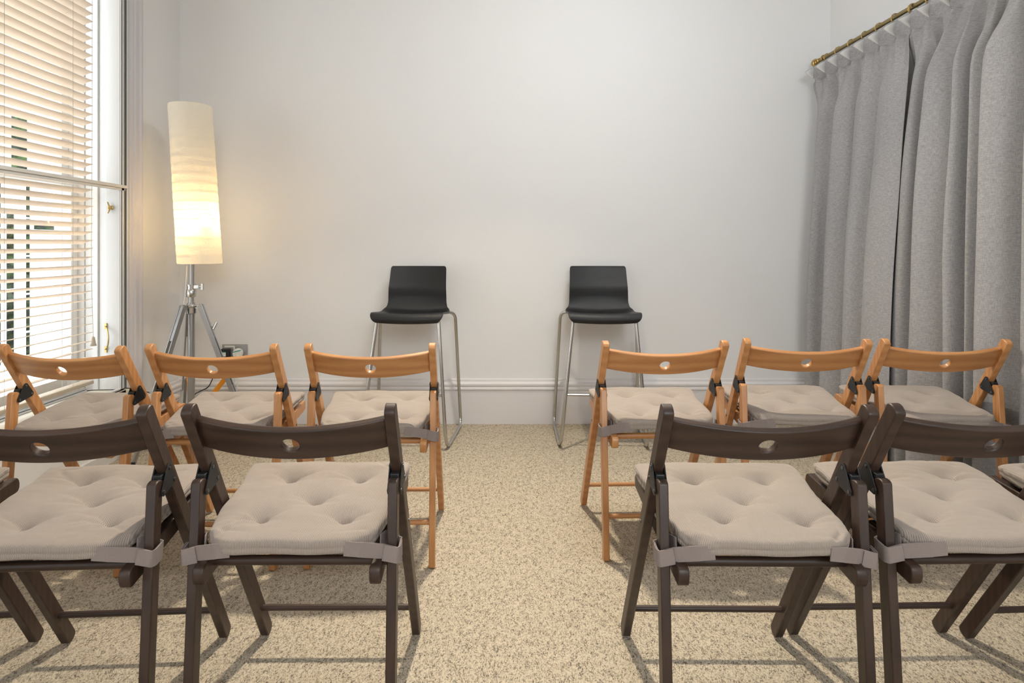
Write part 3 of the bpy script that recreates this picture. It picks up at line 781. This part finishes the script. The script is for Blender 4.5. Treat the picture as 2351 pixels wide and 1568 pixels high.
for j in range(0, nring+1):
    t = j/nring; c = bc_.lerp(tc_, t); rr = .1118-.003*t
    tube(b, [c+Vector((rr*math.cos(2*PI*k/40), rr*math.sin(2*PI*k/40), 0)) for k in range(40)], .0013, 5, close=True)
obj('wire_rings', b, M['cord'], sh)
bp_ = Vector(((480-X0)/F*LY-LX, -.058, H-(508-Y0)/F*LY))
b = NB(); tube(b, [(.004, 0, 1.05), (.02, -.01, 1.12), bp_-Vector((0, 0, .09))], .010, 10); tube(b, [bp_-Vector((0, 0, .09)), bp_-Vector((0, 0, .035))], .017, 12); obj('bulb_holder', b, M['white'], L, smooth=True)
b = NB(); bmesh.ops.create_uvsphere(b, u_segments=16, v_segments=10, radius=.026)
bm_, nt_, bb_ = mat('bulb_glow'); bb_.inputs['Emission Color'].default_value = (1, .72, .38, 1); bb_.inputs['Emission Strength'].default_value = 12
bo = obj('bulb', b, bm_, L, smooth=True); bo.location = bp_
pl = bpy.data.lights.new('lamp_bulb', 'POINT'); pl.energy = 18; pl.color = (1, .70, .31); pl.shadow_soft_size = .03
po = bpy.data.objects.new('lamp_bulb', pl); COL.objects.link(po); po.location = Vector((LX, LY, 0))+bp_+Vector((0, 0, 0)); bo.visible_shadow = True
b = NB(); tube(b, smooth_path([(-.018, -.012, 1.0), (-.03, -.02, .80), (-.08, -.05, .55), (-.13, -.05, .30), (-.10, .02, .10), (.02, .10, .006), (.20, .22, .006)], 8), .003, 8); obj('power_cord', b, M['white'], L, smooth=True)

# ------------------------------------------------------------------ socket, plugs and cables
def bw(px, py, Y=YB): return Vector(((px-X0)/F*Y, Y, H-(py-Y0)/F*Y))
def wallbox(px0, px1, py0, py1, d0, d1):
    a, c = bw(px0, py1), bw(px1, py0); b = NB(); box(b, a.x, c.x, YB-d1, YB-d0, a.z, c.z); return b
so = obj('wall_socket', wallbox(511.5, 569, 790, 823, 0, .010), M['socket'], bevel=.003); tag(so, 'brushed metal double power socket on the wall beside the floor lamp', 'socket')
obj('label_strip', wallbox(517, 538, 793, 796.5, .010, .0106), M['white'], so); obj('rocker_switch', wallbox(538, 541.5, 794, 802, .010, .014), M['white'], so, bevel=.001)
pg = obj('plug', wallbox(512.5, 532, 799, 821, .010, .042), M['black'], bevel=.006); tag(pg, 'black plug with a white label in the left half of the socket', 'plug')
obj('label', wallbox(513.5, 525, 807, 816, .042, .0425), M['white'], pg); obj('label_print', wallbox(513.5, 525, 805.5, 807, .042, .0426), M['teal'], pg)
b = NB(); c = bw(550.5, 809); lathe(b, [(.028, 0), (.030, .004), (.030, .030), (.026, .036), (.004, .037)], 24, Matrix.Translation((c.x, YB-.010, c.z)) @ Matrix.Rotation(PI/2, 4, 'X'))
pw = obj('plug', b, M['white'], smooth=True); tag(pw, 'round white plug with a teal stripe in the right half of the socket', 'plug')
b = NB(); a0, a1 = bw(541, 806), bw(560, 801)
ribbon(b, [Vector((a0.x, YB-.0476, a0.z)), Vector((a1.x, YB-.0476, a1.z))], .005, .0012, up=Vector((0, 0, 1))); obj('teal_band', b, M['teal'], pw)
b = NB(); c = bw(537.5, 850); box(b, c.x-.011, c.x+.011, YB-.040, YB-.024, .02, 1.109-(822-Y0)/F*YB); tag(obj('cable_trunking', b, M['white'], bevel=.003), 'narrow white cable trunking running down from the wall socket', 'trunking')
b = NB(); tube(b, smooth_path([bw(551, 815)+Vector((0, -.05, 0)), bw(553, 850)+Vector((0, -.055, 0)), bw(552, 885)+Vector((0, -.05, 0)), bw(545, 905)+Vector((0, -.06, 0)), bw(533, 925)+Vector((0, -.09, 0)), (-1.66, 3.75, .006), (-1.5, 3.6, .006)], 8), .003, 8)
tag(obj('white_cable', b, M['white'], smooth=True), 'thin white cable hanging from the round plug to the carpet', 'cable')
def at(px, py, Y): return Vector(((px-X0)/F*Y, Y, H-(py-Y0)/F*Y))
b = NB(); tube(b, smooth_path([bw(520, 818)+Vector((0, -.03, 0)), at(512, 845, 3.84), at(490, 862, 3.82), at(487, 872, 3.81), at(477, 889, 3.8), at(458, 899, 3.78), at(446, 908, 3.76), at(438, 940, 3.74), (-1.93, 3.7, .006)], 8), .0032, 8)
tag(obj('black_cable', b, M['black'], smooth=True), 'thin black cable drooping from the black plug behind the tripod', 'cable')
b = NB(); zs_ = WZ0+.026; tube(b, smooth_path([(-2.19, 3.22, zs_), (-2.12, 3.26, zs_+.002), (-2.05, 3.275, zs_+.001), (-1.985, 3.29, zs_), (-1.972, 3.32, zs_-.0), (-1.962, 3.40, .33), (-1.95, 3.5, .29)], 6), .0025, 6)
tag(obj('sill_cable', b, M['black'], smooth=True), 'thin black cable running along the far end of the window sill', 'cable')

# ------------------------------------------------------------------ curtains and rod
RX, RZ = 1.965, 2.241
def curtain(pts, label, seed, shift, stretch, flare=.02, depth=1.28):
    path = smooth_path([(x, y, 0) for y, x in pts], 9)
    # arc length
    al = [0]
    for a, c in zip(path, path[1:]): al.append(al[-1]+(c-a).length)
    tot = al[-1]; n = len(path)
    y_first, y_last = stretch(pts[0][0], 1), stretch(pts[-1][0], 1)
    zrow = [.012, .10, .3, .55, .8, 1.05, 1.3, 1.5, 1.65, 1.8, 1.9, 1.98, 2.04, 2.085, 2.11, 2.118, 2.13, 2.15, 2.175, 2.20, 2.222]
    b = NB(); rows = []
    npl = max(4, round((y_first-y_last)/.125))
    for z in zrow:
        row = []
        tz = z/2.2
        for k, p in enumerate(path):
            s = al[k]/tot
            y = stretch(p.y, tz); x = p.x
            mean = 1.905
            dev = x-mean
            # lower part: stands further out; upper part: under the rod
            cen = 1.905+shift+(RX-1.905-shift)*max(0, (tz-.35)/.65)**1.3-flare*(1-tz)
            amp = depth-.6*max(0, (tz-.55)/.45)
            amp *= 1+.12*noise.noise(Vector((s*7, z*1.1, seed)))
            y += .022*noise.noise(Vector((s*9+3, z*1.3, seed)))*(1-tz)+.01*noise.noise(Vector((s*25, z*2.5, seed)))
            xx = cen+dev*amp+.010*noise.noise(Vector((s*14, z*2.2, seed+9)))
            zz = z
            if z > 1.9:     # gather towards the pleats of the heading
                g = min(1, (z-1.9)/.2); ph = s*npl*2*PI
                yy = y_first+(y_last-y_first)*s
                wav = math.cos(ph)
                xh = RX-.012+.0*wav
                hd = max(0, (z-2.11)/.11)            # 0 at the neck, 1 at the top edge
                xh += -.030*(1-g)*0+(-.020-.072*hd)*(.5-.5*wav)   # between rings the stiff band bows into the room
                if z <= 2.11: xh += -.012*math.cos(ph*2)
                zz = z-.06*hd*(.5-.5*wav)+.004*math.sin(ph*2+seed)*hd
                xx = xx*(1-g)+xh*g; y = y*(1-g)+(yy-.028*math.sin(ph)*(.4+.9*hd))*g
            row.append(b.verts.new((xx, y, zz)))
        rows.append(row)
    for j in range(len(rows)-1):
        for k in range(n-1): b.faces.new((rows[j][k], rows[j][k+1], rows[j+1][k+1], rows[j+1][k]))
    me_o = obj('curtain', b, [M['linen'], M['lining']], None, smooth=True, ang=75)
    bmx = bmesh.new(); bmx.from_mesh(me_o.data)
    # room side is -x
    avg = sum((f.normal.x*f.calc_area() for f in bmx.faces))
    if avg > 0: bmesh.ops.reverse_faces(bmx, faces=bmx.faces[:])
    bmx.to_mesh(me_o.data); bmx.free()
    sd = me_o.modifiers.new('thick', 'SOLIDIFY'); sd.thickness = .003; sd.offset = -1; sd.material_offset = 1; sd.material_offset_rim = 0
    ss = me_o.modifiers.new('sub', 'SUBSURF'); ss.levels = 1; ss.render_levels = 1
    tag(me_o, label, 'curtain', 'grey linen curtains on the right wall')
    # rings
    for i in range(npl+1):
        s = i/npl
        y = y_first+(y_last-y_first)*s
        if i == 0: y -= .01
        b = NB(); R_ = .0245; tl = .35*math.sin(i*2.1)
        tube(b, [Vector((R_*math.cos(2*PI*k/28), math.sin(tl)*R_*math.cos(2*PI*k/28)*.6, R_*math.sin(2*PI*k/28))) for k in range(28)], .0028, 8, close=True)
        tube(b, [Vector((.002*math.cos(2*PI*k/10), 0, -R_-.008+.005*math.sin(2*PI*k/10))) for k in range(10)], .0014, 5, close=True)
        r = obj('ring', b, M['brass'], me_o, smooth=True); r.location = (RX, y, RZ-.010)
    return me_o
c1 = [(3.84, 1.94), (3.74, 1.885), (3.68, 1.93), (3.62, 1.98), (3.585, 1.97), (3.555, 1.89), (3.52, 1.87), (3.45, 1.90), (3.40, 1.94), (3.365, 1.89), (3.30, 1.875), (3.24, 1.91), (3.20, 1.93), (3.165, 1.88), (3.11, 1.872), (3.05, 1.880), (2.99, 1.905)]
c2 = [(3.17, 1.985), (3.10, 1.99), (3.075, 1.96), (3.055, 1.89), (3.015, 1.87), (2.975, 1.89), (2.950, 1.98), (2.925, 2.015), (2.896, 2.015), (2.884, 1.97), (2.876, 1.865), (2.83, 1.845), (2.76, 1.885), (2.71, 1.925), (2.675, 1.915), (2.655, 1.865), (2.625, 1.872), (2.605, 1.93), (2.585, 1.965), (2.567, 1.895), (2.54, 1.872), (2.515, 1.91), (2.495, 1.965), (2.475, 1.885), (2.44, 1.84), (2.38, 1.865), (2.32, 1.93), (2.29, 1.975), (2.268, 1.88), (2.23, 1.85), (2.16, 1.88), (2.10, 1.96), (2.07, 1.93), (2.05, 1.865), (1.99, 1.85), (1.93, 1.90), (1.90, 1.96), (1.87, 1.88), (1.82, 1.86)]
curtain(c1, 'narrower grey linen curtain hanging nearest the back wall corner', 3, .01, lambda y, t: 3.84-(3.84-y)*(1+.05*t*t), .048, 1.55)
curtain(c2, 'wide grey linen curtain with deep folds, running out of the right edge', 8, .055, lambda y, t: y-.21*t*t*max(0, (y-2.6)/.57))
rod = empty('curtain_rod', (RX, YB, RZ)); tag(rod, 'aged brass curtain pole with a ball end on the right wall', 'curtain rod')
b = NB(); tube(b, [(0, -.10, 0), (0, -2.35, 0)], .0115, 16); obj('pole', b, M['brassdark'], rod, smooth=True, ang=60)
b = NB(); lathe(b, [(.0125, 0), (.016, .002), (.016, .016), (.012, .020), (.015, .024), (.020, .030), (.0245, .040), (.026, .050), (.0235, .062), (.016, .071), (.006, .075)], 24, Matrix.Translation((0, -.115, 0)) @ Matrix.Rotation(-PI/2, 4, 'X'))
obj('finial', b, M['brass'], rod, smooth=True, ang=50)
for y in (-.16, -2.2):
    b = NB(); tube(b, [(XR-RX, y, -.0), (.012, y, 0)], .007, 10); lathe(b, [(.022, 0), (.022, .004), (.012, .008)], 18, Matrix.Translation((XR-RX, y, 0)) @ Matrix.Rotation(-PI/2, 4, 'Y'))
    tube(b, [(.0165*math.cos(2*PI*k/24), y, .0165*math.sin(2*PI*k/24)) for k in range(24)], .004, 6, close=True)
    obj('bracket', b, M['brass'], rod, smooth=True)
